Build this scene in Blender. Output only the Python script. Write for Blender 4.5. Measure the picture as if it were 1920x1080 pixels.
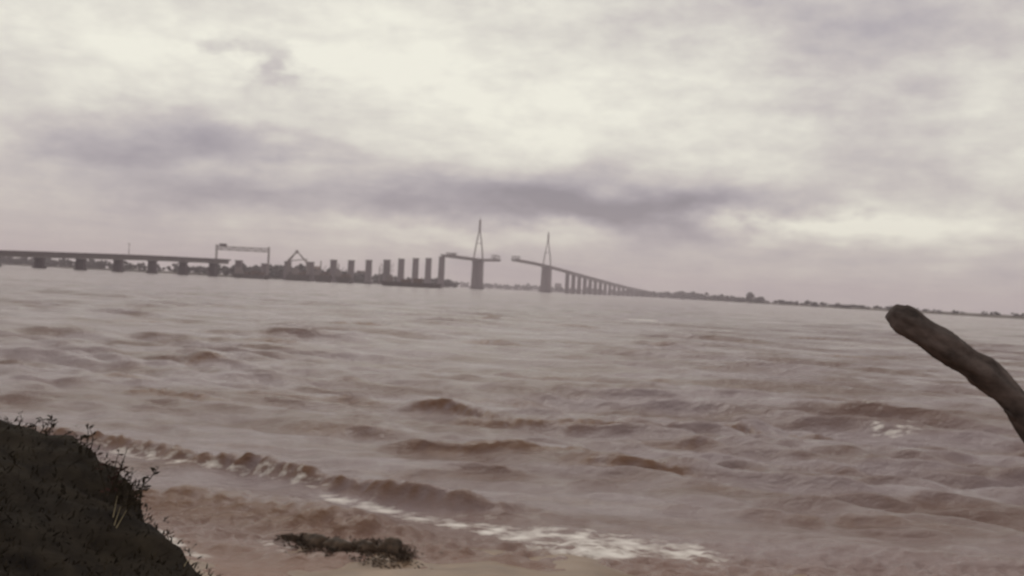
import bpy, bmesh, math, random
import numpy as np
from mathutils import Vector, Matrix
R = math.radians
random.seed(7); rng = np.random.default_rng(7)
scene = bpy.context.scene
for o in list(bpy.data.objects): bpy.data.objects.remove(o)

# ------------------------------------------------------------------ camera
CAMH, FPX, ROLL, PITCH = 3.0, 2000.0, R(2.98), R(0.055)
fwd = Vector((0, math.cos(PITCH), math.sin(PITCH)))
up0 = Vector((0, -math.sin(PITCH), math.cos(PITCH)))
rt0 = Vector((1, 0, 0))
rt = rt0 * math.cos(ROLL) + up0 * math.sin(ROLL)
up = up0 * math.cos(ROLL) - rt0 * math.sin(ROLL)
cam_d = bpy.data.cameras.new('camera'); cam = bpy.data.objects.new('camera', cam_d)
scene.collection.objects.link(cam); scene.camera = cam
m = Matrix.Identity(4)
for i in range(3):
    m[i][0], m[i][1], m[i][2] = rt[i], up[i], -fwd[i]
m[2][3] = CAMH
cam.matrix_world = m
cam_d.sensor_width = 36; cam_d.lens = FPX / 1920 * 36
cam_d.clip_start = 0.1; cam_d.clip_end = 60000
cam_d.dof.use_dof = True; cam_d.dof.focus_distance = 1.5; cam_d.dof.aperture_fstop = 9.5

def ray(px, py): return fwd + rt * ((px - 960) / FPX) + up * ((540 - py) / FPX)
def at_y(px, py, Y):
    r = ray(px, py); return Vector((0, 0, CAMH)) + r * (Y / r.y)
def ground(px, py, z=0.0):
    r = ray(px, py); t = (z - CAMH) / r.z; return Vector((0, 0, CAMH)) + r * t
def hor(px): return 541.9 + (px - 960) * 0.052           # picture height of the horizon

# ------------------------------------------------------------------ sky, sun, exposure
world = bpy.data.worlds.new('World'); scene.world = world; world.use_nodes = True
nt = world.node_tree; nt.nodes.clear(); N = nt.nodes; L = nt.links
def node(t, **k):
    n = N.new(t)
    for a, b in k.items(): setattr(n, a, b)
    return n
def mth(op, a, b=None, c=None, clamp=False):
    n = node('ShaderNodeMath', operation=op); n.use_clamp = clamp
    for i, v in enumerate((a, b, c)):
        if v is None: continue
        if isinstance(v, (int, float)): n.inputs[i].default_value = v
        else: L.new(v, n.inputs[i])
    return n.outputs[0]
tc = node('ShaderNodeTexCoord'); sep = node('ShaderNodeSeparateXYZ'); L.new(tc.outputs['Generated'], sep.inputs[0])
dx, dy, dz = sep.outputs
az = mth('ARCTAN2', dx, dy); el = mth('ARCSINE', dz)
# cloud deck seen in perspective: coordinates stretch towards the horizon
den = mth('ADD', mth('MAXIMUM', dz, 0.0), 0.075)
comb = node('ShaderNodeCombineXYZ')
L.new(mth('DIVIDE', dx, den), comb.inputs[0]); L.new(mth('DIVIDE', dy, den), comb.inputs[1])
def noise(vec, scale, detail, rough=0.55, dist=0.0):
    n = node('ShaderNodeTexNoise'); n.inputs['Scale'].default_value = scale; n.inputs['Detail'].default_value = detail
    n.inputs['Roughness'].default_value = rough; n.inputs['Distortion'].default_value = dist; L.new(vec, n.inputs['Vector']); return n
n1 = noise(comb.outputs[0], 0.55, 6, 0.55, 0.6)
n2 = noise(comb.outputs[0], 1.7, 6, 0.55, 0.3)
# billowy lumps in true directions, flattened
mp = node('ShaderNodeMapping'); mp.inputs['Scale'].default_value = (7, 7, 22); L.new(tc.outputs['Generated'], mp.inputs[0])
n3 = noise(mp.outputs[0], 1.0, 5, 0.5, 0.2)
mp2 = node('ShaderNodeMapping'); mp2.inputs['Scale'].default_value = (16, 16, 34); mp2.inputs['Location'].default_value = (3, 1, 5); L.new(tc.outputs['Generated'], mp2.inputs[0])
n4 = noise(mp2.outputs[0], 1.0, 4, 0.55)
n5 = noise(mp2.outputs[0], 0.7, 4, 0.55)
mp3 = node('ShaderNodeMapping'); mp3.inputs['Scale'].default_value = (30, 30, 62); L.new(tc.outputs['Generated'], mp3.inputs[0]); n6 = noise(mp3.outputs[0], 1.0, 5, 0.6)
az_w = mth('ADD', az, mth('MULTIPLY', mth('SUBTRACT', n4.outputs['Fac'], 0.5), 0.16))
el_w = mth('ADD', el, mth('MULTIPLY', mth('SUBTRACT', n5.outputs['Fac'], 0.5), 0.055))
def blob(px, py, sx, sy, amp):
    r = ray(px, py).normalized()
    a0 = math.atan2(r.x, r.y); e0 = math.asin(r.z)
    u = mth('MULTIPLY', mth('SUBTRACT', az_w, a0), FPX / sx); v = mth('MULTIPLY', mth('SUBTRACT', el_w, e0), FPX / sy)
    q = mth('ADD', mth('MULTIPLY', u, u), mth('MULTIPLY', v, v))
    return mth('MULTIPLY', mth('EXPONENT', mth('MULTIPLY', q, -0.5)), amp)
# broad brightness of the overcast: pale cloud overhead, greyer towards the horizon
mr = node('ShaderNodeMapRange'); mr.interpolation_type = 'SMOOTHSTEP'
for i, v in enumerate((0.01, 0.16, 0.735, 0.85)): mr.inputs[i + 1].default_value = v
L.new(el, mr.inputs[0])
val = mr.outputs[0]
BLOBS = [(600, 80, 300, 80, .055), (900, 240, 260, 60, .05), (1150, 180, 200, 60, .04), (300, 120, 90, 40, .03), (500, 126, 28, 24, -.17), (455, 96, 22, 12, -.08),
         (1560, 20, 330, 60, -.085), (1680, 120, 80, 120, -.05), (1620, 290, 150, 90, -.03),
         (235, 282, 130, 24, -.15), (480, 286, 150, 24, -.12), (300, 220, 120, 22, -.07), (380, 250, 120, 16, -.05), (640, 310, 90, 14, .06),
         (460, 375, 150, 20, -.13), (280, 340, 110, 16, -.06),
         (720, 380, 70, 20, -.10), (880, 368, 130, 26, -.15), (1110, 390, 200, 30, -.20), (1260, 405, 120, 26, -.17), (1000, 330, 200, 22, -.06), (1380, 370, 110, 20, -.06),
         (820, 442, 150, 15, .12), (1090, 436, 80, 13, .11), (1570, 428, 170, 21, .23), (1470, 412, 60, 12, .08), (1245, 448, 50, 14, -.07)]
for b in BLOBS:
    if b[4]: val = mth('ADD', val, blob(*b))
for n, a in ((n1, .12), (n2, .10), (n3, .26), (n6, .17)):
    val = mth('ADD', val, mth('MULTIPLY', mth('SUBTRACT', n.outputs['Fac'], 0.5), a))
ramp = node('ShaderNodeValToRGB'); L.new(val, ramp.inputs[0])
def lin(c): return tuple((v / 255 / 12.92 if v <= 10 else ((v / 255 + .055) / 1.055) ** 2.4) for v in c)
els = ramp.color_ramp.elements
stops = [(.50, (132, 124, 132)), (.60, (155, 147, 154)), (.69, (180, 172, 174)), (.77, (202, 194, 189)), (.84, (221, 216, 205)), (.94, (246, 243, 227))]
els[0].position, els[0].color = stops[0][0], lin(stops[0][1]) + (1,)
els[1].position, els[1].color = stops[-1][0], lin(stops[-1][1]) + (1,)
for p, c in stops[1:-1]:
    e = els.new(p); e.color = lin(c) + (1,)
bg_c = node('ShaderNodeBackground'); L.new(ramp.outputs[0], bg_c.inputs[0]); bg_c.inputs[1].default_value = 1.0
SUN_EL, SUN_AZ = R(48), R(-12)        # azimuth from +Y towards +X
sky = node('ShaderNodeTexSky'); sky.sky_type = 'NISHITA'; sky.sun_disc = False
sky.sun_elevation = SUN_EL; sky.sun_rotation = SUN_AZ
bg_s = node('ShaderNodeBackground'); L.new(sky.outputs[0], bg_s.inputs[0]); bg_s.inputs[1].default_value = 0.1
mix = node('ShaderNodeMixShader'); mix.inputs[0].default_value = 0.93
L.new(bg_s.outputs[0], mix.inputs[1]); L.new(bg_c.outputs[0], mix.inputs[2])
wo = node('ShaderNodeOutputWorld'); L.new(mix.outputs[0], wo.inputs[0])

sd = bpy.data.lights.new('sun', 'SUN'); sd.energy = 0.6; sd.angle = R(25); sd.color = (1, .95, .87)
sun = bpy.data.objects.new('sun', sd); scene.collection.objects.link(sun)
sdir = Vector((math.sin(SUN_AZ) * math.cos(SUN_EL), math.cos(SUN_AZ) * math.cos(SUN_EL), math.sin(SUN_EL)))
sun.rotation_euler = (-sdir).to_track_quat('-Z', 'Y').to_euler()
vs = scene.view_settings; vs.view_transform = 'Standard'; vs.look = 'None'; vs.exposure = 0.0; vs.gamma = 1; vs.use_curve_mapping = False
scene.cycles.volume_bounces = 1

# ------------------------------------------------------------------ materials
def mat(name, col, rough=.8, var=.15, scale=2.0, bump=0.0, col2=None, spec=.3, stretch=(1, 1, 1), metal=0):
    M = bpy.data.materials.new(name); M.use_nodes = True; t = M.node_tree; b = t.nodes['Principled BSDF']
    tcn = t.nodes.new('ShaderNodeTexCoord'); mpn = t.nodes.new('ShaderNodeMapping'); mpn.inputs['Scale'].default_value = stretch
    t.links.new(tcn.outputs['Object'], mpn.inputs[0])
    nn = t.nodes.new('ShaderNodeTexNoise'); nn.inputs['Scale'].default_value = scale; nn.inputs['Detail'].default_value = 6; nn.inputs['Roughness'].default_value = .6
    t.links.new(mpn.outputs[0], nn.inputs['Vector'])
    rp = t.nodes.new('ShaderNodeValToRGB'); c2 = col2 or tuple(c * (1 + var * 1.5) for c in col)
    rp.color_ramp.elements[0].position = .3; rp.color_ramp.elements[0].color = tuple(c * (1 - var) for c in col) + (1,)
    rp.color_ramp.elements[1].position = .7; rp.color_ramp.elements[1].color = tuple(c2) + (1,)
    t.links.new(nn.outputs['Fac'], rp.inputs[0]); t.links.new(rp.outputs[0], b.inputs['Base Color'])
    b.inputs['Roughness'].default_value = rough; b.inputs['Specular IOR Level'].default_value = spec; b.inputs['Metallic'].default_value = metal
    if bump:
        bp = t.nodes.new('ShaderNodeBump'); bp.inputs['Strength'].default_value = 1; bp.inputs['Distance'].default_value = bump
        t.links.new(nn.outputs['Fac'], bp.inputs['Height']); t.links.new(bp.outputs[0], b.inputs['Normal'])
    return M
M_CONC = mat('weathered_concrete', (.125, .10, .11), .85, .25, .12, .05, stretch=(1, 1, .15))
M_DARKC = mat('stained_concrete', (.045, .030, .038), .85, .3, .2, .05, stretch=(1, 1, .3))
M_STEEL = mat('painted_steel', (.16, .13, .13), .5, .15, .3)
M_GIRD = mat('grey_girder_paint', (.13, .11, .11), .5, .1, .2)
M_DARK = mat('dark_hull_paint', (.05, .035, .035), .5, .3, .3)
M_RUST = mat('rusty_steel', (.09, .055, .045), .8, .4, .5)
M_WHITE = mat('off_white_paint', (.5, .48, .44), .6, .1, .5)
M_ROOF = mat('dark_roof', (.10, .06, .05), .8, .2, 1)
M_LEAF = mat('dark_foliage', (.026, .021, .022), .8, .4, .3, col2=(.042, .036, .032))
M_BARK = mat('bark', (.06, .045, .035), .9)
M_LAND = mat('shore_ground', (.08, .065, .055), .9, .3, .02)
M_ROCK = mat('weedy_rock', (.036, .024, .017), .7, .5, 14, .03, col2=(.10, .062, .042))
M_WOOD = mat('weathered_wood', (.045, .030, .028), .85, .5, 16, .02, stretch=(.35, 1, .6), col2=(.12, .09, .085))
M_GRASS = mat('dead_grass', (.018, .013, .010), .9, .4, 2, col2=(.038, .028, .018), spec=.1)
M_STEM = mat('rusty_leaf', (.030, .014, .012), .9, .4, 2, spec=.1)
M_PALE = mat('pale_straw', (.16, .13, .08), .8, .2, 2)

# ------------------------------------------------------------------ object helpers
COL = scene.collection
def tag(o, label=None, cat=None, group=None, kind=None):
    for k, v in (('label', label), ('category', cat), ('group', group), ('kind', kind)):
        if v: o[k] = v
    return o
def empty(name, loc=(0, 0, 0), rz=0):
    o = bpy.data.objects.new(name, None); COL.objects.link(o); o.location = loc; o.rotation_euler = (0, 0, rz); o.empty_display_size = .5; return o
class MB:
    def __init__(s): s.v = []; s.f = []
    def add(s, v, f):
        n = len(s.v); s.v += [tuple(p) for p in v]; s.f += [tuple(i + n for i in q) for q in f]; return s
    def box(s, cx, cy, z0, z1, wx, wy, tx=None, ty=None):     # tapered box
        tx = wx if tx is None else tx; ty = wy if ty is None else ty
        v = [(cx + a * wx / 2, cy + b * wy / 2, z0) for a, b in ((-1, -1), (1, -1), (1, 1), (-1, 1))] + [(cx + a * tx / 2, cy + b * ty / 2, z1) for a, b in ((-1, -1), (1, -1), (1, 1), (-1, 1))]
        return s.add(v, [(3, 2, 1, 0), (4, 5, 6, 7), (0, 1, 5, 4), (1, 2, 6, 5), (2, 3, 7, 6), (3, 0, 4, 7)])
    def bar(s, a, b, w, w2=None, n=6):
        a = Vector(a); b = Vector(b); d = (b - a).normalized(); w2 = w if w2 is None else w2
        x = d.orthogonal().normalized(); y = d.cross(x)
        v = []
        for p, r in ((a, w), (b, w2)):
            v += [p + (x * math.cos(2 * math.pi * (i + .5) / n) + y * math.sin(2 * math.pi * (i + .5) / n)) * r / 2 for i in range(n)]
        f = [(i, (i + 1) % n, n + (i + 1) % n, n + i) for i in range(n)] + [tuple(range(n))[::-1], tuple(range(n, 2 * n))]
        return s.add(v, f)
    def build(s, name, material, parent=None, smooth=False):
        me = bpy.data.meshes.new(name); me.from_pydata(s.v, [], s.f); me.materials.append(material); me.update()
        if smooth: me.polygons.foreach_set('use_smooth', [True] * len(me.polygons))
        o = bpy.data.objects.new(name, me); COL.objects.link(o)
        if parent: o.parent = parent
        return o
def prism_profile(mb, pts, prof):
    """sweep a closed (across, z) profile along (x, y, z) points"""
    n = len(prof); vs_ = []
    for i, p in enumerate(pts):
        a = pts[max(i - 1, 0)]; b = pts[min(i + 1, len(pts) - 1)]
        d = Vector((b[0] - a[0], b[1] - a[1], 0)).normalized(); c = Vector((d.y, -d.x, 0))
        vs_ += [(p[0] + c.x * u, p[1] + c.y * u, p[2] + w) for u, w in prof]
    fs = [(i * n + j, i * n + (j + 1) % n, (i + 1) * n + (j + 1) % n, (i + 1) * n + j) for i in range(len(pts) - 1) for j in range(n)]
    fs += [tuple(range(n))[::-1], tuple((len(pts) - 1) * n + j for j in range(n))]
    mb.add(vs_, fs); return mb
def copy_tree(o, parent=None):
    c = o.copy(); COL.objects.link(c); c.parent = parent
    for ch in list(o.children): copy_tree(ch, c)
    return c

# ------------------------------------------------------------------ water
def make_water():
    d1 = 8.0 * 1.0042 ** np.arange(0, 700); d2 = d1[-1] * 1.013 ** np.arange(1, 380)
    d = np.concatenate([d1, d2]); d = d[d < 8000]; d[-1] = 8000
    t = np.linspace(-.78, .78, 860)
    D, T = np.meshgrid(d, t, indexing='ij')
    X = D * T; Y = D * (1 - .12 * T * T) ; X0 = X.copy(); Y0 = Y.copy()
    H = np.zeros_like(X); DX = np.zeros_like(X); DY = np.zeros_like(X)
    cell = D * .0042
    r = np.random.default_rng(11)
    for i in range(110):
        lam = 0.5 * (14 / .5) ** r.random()
        k = 2 * math.pi / lam
        th = R(-112) + r.normal() * (.17 if lam > 1.5 else .45)          # towards the camera and a little left
        amp = .0150 * lam ** .62 * (1 if lam < 3.5 else (3.5 / lam) ** .9)
        fade = np.clip((lam / np.maximum(cell, .01) - 3) / 4, 0, 1)
        ph = k * (X0 * math.cos(th) + Y0 * math.sin(th)) + r.random() * 6.283
        H += amp * np.cos(ph) * fade
        q = .75 * amp * fade
        DX -= -q * math.cos(th) * -np.sin(ph) * -1; DY -= q * math.sin(th) * np.sin(ph) * 1
    # groups of steeper waves
    g = .85 + .4 * np.sin(X0 * .21 + Y0 * .09 + 1) * np.sin(Y0 * .13 - X0 * .05 + 2)
    shoal = np.clip((Y0 - 11.2 + .12 * X0) / 6, 0.12, 1)
    H *= g * shoal * .76; X = X + DX * shoal * .7; Y = Y + DY * shoal * .7
    def lump(x, y, s, seed):
        rr = np.random.default_rng(seed); o = 0
        for _ in range(10):
            a = rr.random() * 6.28; kk = s * (.5 + rr.random() * 1.4)
            o = o + np.sin(kk * (x * math.cos(a) + y * math.sin(a)) + rr.random() * 6.28)
        return o / 3.2
    lw = lump(X0, Y0, 2.2, 3); lw2 = lump(X0, Y0, 7.5, 5); lw3 = lump(X0, Y0, 17, 9)
    foam = np.zeros_like(X); churn = np.zeros_like(X)
    near = D < 90
    def crest(pts, h, wf, wb, curl=.0):
        nonlocal H, Y, churn
        P = [ground(*p) for p in pts]; xs = np.array([p.x for p in P]); ys = np.array([p.y for p in P])
        ext = (xs[-1] - xs[0]) * .2 + .2; mid_ = (xs[0] + xs[-1]) / 2; lo_ = mid_ + (xs[0] - mid_) * 1.3; hi_ = mid_ + (xs[-1] - mid_) * 1.3; xs = np.concatenate([[lo_], xs, [hi_]]); ys = np.concatenate([[ys[0] + (xs[1] - lo_) * .22], ys, [ys[-1] - (hi_ - xs[-2]) * .22]])
        xc = np.interp(X0, xs, ys) + .10 * lw
        e = (Y0 - xc)
        along = 1 / (1 + np.exp(-(X0 - xs[0]) / ext * 3)) / (1 + np.exp((X0 - xs[-1]) / ext * 3))
        w = np.where(e < 0, wf, wb) * (1 + .06 * lw2)
        a = np.exp(-np.abs(e / w) ** 1.6) * along * .52 * h * np.clip(1 + .16 * lw + .08 * lw2, .4, 1.4)
        H = H + a + a * .05 * lw3
        churn = np.maximum(churn, np.exp(-((e + wf * .5) / (wf * 1.1)) ** 2) * along ** 1.5 * min(1, h / .28) * np.clip(.72 + .25 * lw2 + .25 * lw3, .15, 1))
        Y = Y - a * curl * np.exp(-np.abs(e / wb) ** 2)
        return e, along
    # the long breaking wave at the left, its face tumbling and brown
    e, al = crest([(60, 822), (212, 838), (300, 856), (420, 880), (520, 900), (620, 918), (720, 938), (800, 950)], .44, .22, .75, .5)
    H += al * np.exp(-((e + .12) / .22) ** 2) * (.015 * lw3 + .016 * lw2)
    crest([(780, 770), (850, 775), (920, 790)], .38, .25, .8, .5)
    crest([(880, 792), (1000, 798), (1210, 808)], .32, .22, .8, .4)
    crest([(1060, 806), (1110, 808)], .16, .2, .5, .4)
    crest([(790, 844), (900, 850), (1060, 860)], .34, .24, .8, .4)
    crest([(1080, 873), (1170, 878), (1290, 892)], .36, .24, .8, .4)
    crest([(1330, 790), (1400, 796), (1520, 818)], .38, .26, .8, .5)
    crest([(1480, 815), (1700, 836), (1850, 850)], .18, .25, .8, .4)
    crest([(1440, 868), (1620, 882)], .16, .2, .6, .3)
    crest([(1440, 968), (1540, 975), (1740, 988)], .17, .22, .6, .3)
    crest([(255, 742), (310, 745), (430, 760)], .30, .3, .9, .4)
    crest([(200, 702), (280, 706)], .2, .3, .9, .4)
    crest([(350, 678), (440, 680)], .24, .3, .9, .4)
    crest([(650, 714), (730, 720)], .2, .3, .9, .4)
    crest([(640, 610), (740, 614)], .36, .5, 1.6, .3)
    crest([(1140, 646), (1250, 650)], .30, .4, 1.4, .3)
    crest([(880, 596), (960, 598)], .3, .5, 1.6, .3)
    crest([(1480, 634), (1550, 638)], .3, .5, 1.6, .3)
    crest([(1280, 670), (1320, 674)], .25, .4, 1.4, .3)
    crest([(660, 925), (800, 950), (900, 965)], .15, .25, .6, .3)
    for q in ([(212, 600), (300, 604)], [(390, 574), (470, 577)], [(1050, 610), (1130, 616)], [(1250, 620), (1330, 625)], [(420, 640), (560, 646)], [(860, 640), (960, 646)], [(1560, 668), (1640, 674)]):
        crest(q, .24, .45, 1.5, .3)
    for q in ([(480, 742), (640, 752), (700, 760)], [(960, 700), (1130, 712)], [(1240, 712), (1400, 724)], [(1500, 742), (1690, 756)], [(560, 800), (720, 812)], [(1180, 826), (1330, 838)], [(880, 742), (1010, 750)]):
        crest(q, .17, .3, 1.0, .4)
    for q in ([(700, 876), (860, 888), (960, 893)], [(1280, 915), (1430, 925)], [(1000, 930), (1160, 940), (1270, 950)], [(1560, 925), (1750, 940)], [(340, 820), (520, 836)]):
        crest(q, .12, .2, .7, .4)
    # swash in the shallows
    crest([(240, 940), (420, 955), (540, 966), (660, 995)], .52, .50, .7, .3)
    H += .02 * (lw3 + lw2) * np.exp(-((Y0 - 12.3) / .9) ** 2)
    crest([(300, 1010), (480, 1030), (600, 1045)], .13, .25, .5, .2)
    crest([(800, 1030), (1000, 1055), (1200, 1062)], .09, .2, .5, .2)
    # foam
    def foamline(pts, w, s):
        nonlocal foam
        P = [ground(*p) for p in pts]; xs = np.array([p.x for p in P]); ys = np.array([p.y for p in P])
        e = Y0 - np.interp(X0, xs, ys) - .06 * lw
        al = (X0 > xs[0]) * (X0 < xs[-1]); al = np.clip((X0 - xs[0]) / .5, 0, 1) * np.clip((xs[-1] - X0) / .6, 0, 1)
        foam = np.maximum(foam, np.exp(-(e / w) ** 2) * al * s)
    foamline([(590, 932), (700, 955), (800, 978), (900, 990), (1050, 1004)], .20, .75)
    foamline([(830, 985), (950, 996), (1100, 1010), (1260, 1030), (1400, 1050)], .34, .85)
    foamline([(1000, 1030), (1100, 1032), (1260, 1040)], .26, 1.0)
    foamline([(1340, 960), (1400, 966)], .16, .5)
    foamline([(240, 930), (300, 936)], .25, .6)
    foamline([(470, 1000), (530, 1018), (560, 1045)], .16, .75)
    foamline([(280, 990), (350, 1030), (420, 1052)], .12, .65)
    foamline([(1100, 768), (1150, 776)], .35, .8)
    foamline([(1640, 808), (1740, 814)], .4, .6)
    foamline([(1170, 598), (1235, 602)], 1.6, .9)
    foamline([(340, 672), (440, 676)], .5, .55)
    foamline([(250, 738), (330, 742)], .25, .5)
    foamline([(150, 838), (230, 850), (420, 888), (560, 914), (640, 930)], .2, .33)
    # scattered small whitecaps on the highest crests
    foam = np.maximum(foam, np.clip((H - .40) * 3.0, 0, .55) * (D > 18))
    H = H - .02
    V = np.stack([X, Y, H], -1).reshape(-1, 3)
    nr, nc = X.shape
    idx = np.arange(nr * nc).reshape(nr, nc)
    F = np.stack([idx[:-1, :-1], idx[:-1, 1:], idx[1:, 1:], idx[1:, :-1]], -1).reshape(-1, 4)
    me = bpy.data.meshes.new('water'); me.vertices.add(len(V)); me.vertices.foreach_set('co', V.ravel().astype(np.float32))
    me.loops.add(F.size); me.loops.foreach_set('vertex_index', F.ravel().astype(np.int32))
    me.polygons.add(len(F)); me.polygons.foreach_set('loop_start', np.arange(0, F.size, 4, dtype=np.int32)); me.polygons.foreach_set('loop_total', np.full(len(F), 4, np.int32))
    me.update(calc_edges=True); me.polygons.foreach_set('use_smooth', [True] * len(F))
    silt = np.exp(-np.clip(Y0 - 11 - .12 * lw, 0, 99) / 1.6); a = me.attributes.new('silt', 'FLOAT', 'POINT'); a.data.foreach_set('value', silt.ravel().astype(np.float32))
    a = me.attributes.new('distant_chop', 'FLOAT', 'POINT'); a.data.foreach_set('value', np.clip((D - 25) / 120, 0, 1).ravel().astype(np.float32))
    a = me.attributes.new('churn', 'FLOAT', 'POINT'); a.data.foreach_set('value', churn.ravel().astype(np.float32))
    a = me.attributes.new('foam', 'FLOAT', 'POINT'); a.data.foreach_set('value', foam.ravel().astype(np.float32))
    o = bpy.data.objects.new('water', me); COL.objects.link(o)
    M = bpy.data.materials.new('muddy_estuary_water'); M.use_nodes = True; t_ = M.node_tree; b = t_.nodes['Principled BSDF']; n_ = t_.nodes.new; l_ = t_.links.new
    tcn = n_('ShaderNodeTexCoord')
    def nz(sc, det, stretch=(1, 1, 1)):
        mp_ = n_('ShaderNodeMapping'); mp_.inputs['Scale'].default_value = stretch; mp_.inputs['Rotation'].default_value = (0, 0, R(18)); l_(tcn.outputs['Object'], mp_.inputs[0])
        q = n_('ShaderNodeTexNoise'); q.inputs['Scale'].default_value = sc; q.inputs['Detail'].default_value = det; q.inputs['Roughness'].default_value = .6; l_(mp_.outputs[0], q.inputs['Vector']); return q
    big = nz(.45, 6, (.28, 1, 1)); fine = nz(3.2, 10, (.6, 1, 1)); mid = nz(.9, 4, (.55, 1, 1)); fo = nz(6.5, 10, (.45, 1, 1))
    rp = n_('ShaderNodeValToRGB'); rp.color_ramp.elements[0].position = .41; rp.color_ramp.elements[0].color = (.152, .092, .082, 1)
    rp.color_ramp.elements[1].position = .58; rp.color_ramp.elements[1].color = (.245, .190, .204, 1); l_(big.outputs['Fac'], rp.inputs[0])
    at = n_('ShaderNodeAttribute'); at.attribute_name = 'foam'
    s1 = n_('ShaderNodeMath'); s1.operation = 'ADD'; l_(at.outputs['Fac'], s1.inputs[0])
    s2 = n_('ShaderNodeMath'); s2.operation = 'MULTIPLY_ADD'; s2.inputs[1].default_value = 4.6; s2.inputs[2].default_value = -2.55; l_(fo.outputs['Fac'], s2.inputs[0]); l_(s2.outputs[0], s1.inputs[1])
    s3 = n_('ShaderNodeMapRange'); s3.inputs[1].default_value = 0; s3.inputs[2].default_value = .95; l_(s1.outputs[0], s3.inputs[0])
    gate = n_('ShaderNodeMath'); gate.operation = 'MULTIPLY'; l_(s3.outputs[0], gate.inputs[0])
    g2 = n_('ShaderNodeMath'); g2.operation = 'MULTIPLY'; g2.use_clamp = True; g2.inputs[1].default_value = 6; l_(at.outputs['Fac'], g2.inputs[0]); l_(g2.outputs[0], gate.inputs[1])
    mx = n_('ShaderNodeMix'); mx.data_type = 'RGBA'; l_(gate.outputs[0], mx.inputs[0]); a2 = n_('ShaderNodeAttribute'); a2.attribute_name = 'silt'; m0 = n_('ShaderNodeMix'); m0.data_type = 'RGBA'; l_(a2.outputs['Fac'], m0.inputs[0]); l_(rp.outputs[0], m0.inputs[6]); m0.inputs[7].default_value = (.22, .12, .09, 1); a3 = n_('ShaderNodeAttribute'); a3.attribute_name = 'churn'; m1 = n_('ShaderNodeMix'); m1.data_type = 'RGBA'; l_(a3.outputs['Fac'], m1.inputs[0]); l_(m0.outputs[2], m1.inputs[6]); m1.inputs[7].default_value = (.150, .074, .044, 1); l_(m1.outputs[2], mx.inputs[6]); mx.inputs[7].default_value = (.74, .69, .67, 1)
    l_(mx.outputs[2], b.inputs['Base Color'])
    rr = n_('ShaderNodeMapRange'); rr.inputs[3].default_value = .14; rr.inputs[4].default_value = .7; l_(gate.outputs[0], rr.inputs[0]); l_(rr.outputs[0], b.inputs['Roughness'])
    b.inputs['IOR'].default_value = 1.333
    ad = n_('ShaderNodeMath'); ad.operation = 'MULTIPLY_ADD'; ad.inputs[1].default_value = .8; l_(fine.outputs['Fac'], ad.inputs[0]); l_(mid.outputs['Fac'], ad.inputs[2])
    a4 = n_('ShaderNodeAttribute'); a4.attribute_name = 'distant_chop'; lg = nz(.28, 5, (.5, 1, 1)); pr_ = n_('ShaderNodeMath'); pr_.operation = 'MULTIPLY'; pr_.inputs[1].default_value = 13.0; l_(a4.outputs['Fac'], pr_.inputs[0])
    ad2 = n_('ShaderNodeMath'); ad2.operation = 'MULTIPLY_ADD'; l_(lg.outputs['Fac'], ad2.inputs[0]); l_(pr_.outputs[0], ad2.inputs[1]); l_(ad.outputs[0], ad2.inputs[2]); ad = ad2
    bp = n_('ShaderNodeBump'); bp.inputs['Strength'].default_value = 1; bp.inputs['Distance'].default_value = .145; l_(ad.outputs[0], bp.inputs['Height']); l_(bp.outputs[0], b.inputs['Normal'])
    me.materials.append(M); tag(o, kind='structure'); return o
make_water()

# ------------------------------------------------------------------ beach and bank
BANK_EDGE = [(-40, 800), (120, 835), (212, 872), (250, 925), (300, 978), (345, 1025), (395, 1072), (450, 1130)]
def make_beach():
    xs = np.concatenate([np.linspace(-30, -9, 60)[:-1], np.linspace(-9, 9, 300), np.linspace(9, 30, 60)[1:]])
    ys = np.concatenate([np.linspace(-12, 4, 30)[:-1], np.linspace(4, 17, 230)])
    X, Y = np.meshgrid(xs, ys, indexing='ij')
    # waterline about 12 m out, bending away at the left
    line = 11.8 - .30 * np.abs(X)
    line = np.maximum(line, 9.0)
    Z = (line - Y) * .085
    Z = np.where(Y < 6, Z + 0 * Z, Z); Z = np.clip(Z, -1.2, 1.25)
    rr = np.random.default_rng(21)
    for _ in range(26):
        k = 1.2 * (14 / 1.2) ** rr.random(); a = rr.random() * 6.28
        Z += .03 / k ** .8 * np.sin(k * (X * math.cos(a) + Y * math.sin(a)) + rr.random() * 6.28)
    me = bpy.data.meshes.new('beach'); n0, n1_ = X.shape
    idx = np.arange(n0 * n1_).reshape(n0, n1_); F = np.stack([idx[:-1, :-1], idx[1:, :-1], idx[1:, 1:], idx[:-1, 1:]], -1).reshape(-1, 4)
    me.from_pydata(np.stack([X, Y, Z], -1).reshape(-1, 3).tolist(), [], F.tolist()); me.update(); me.polygons.foreach_set('use_smooth', [True] * len(F))
    M = mat('wet_brown_sand', (.165, .095, .055), .42, .25, 1.3, .01, col2=(.24, .15, .09), spec=.5)
    me.materials.append(M); o = bpy.data.objects.new('beach', me); COL.objects.link(o); tag(o, kind='structure')
make_beach()

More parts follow.
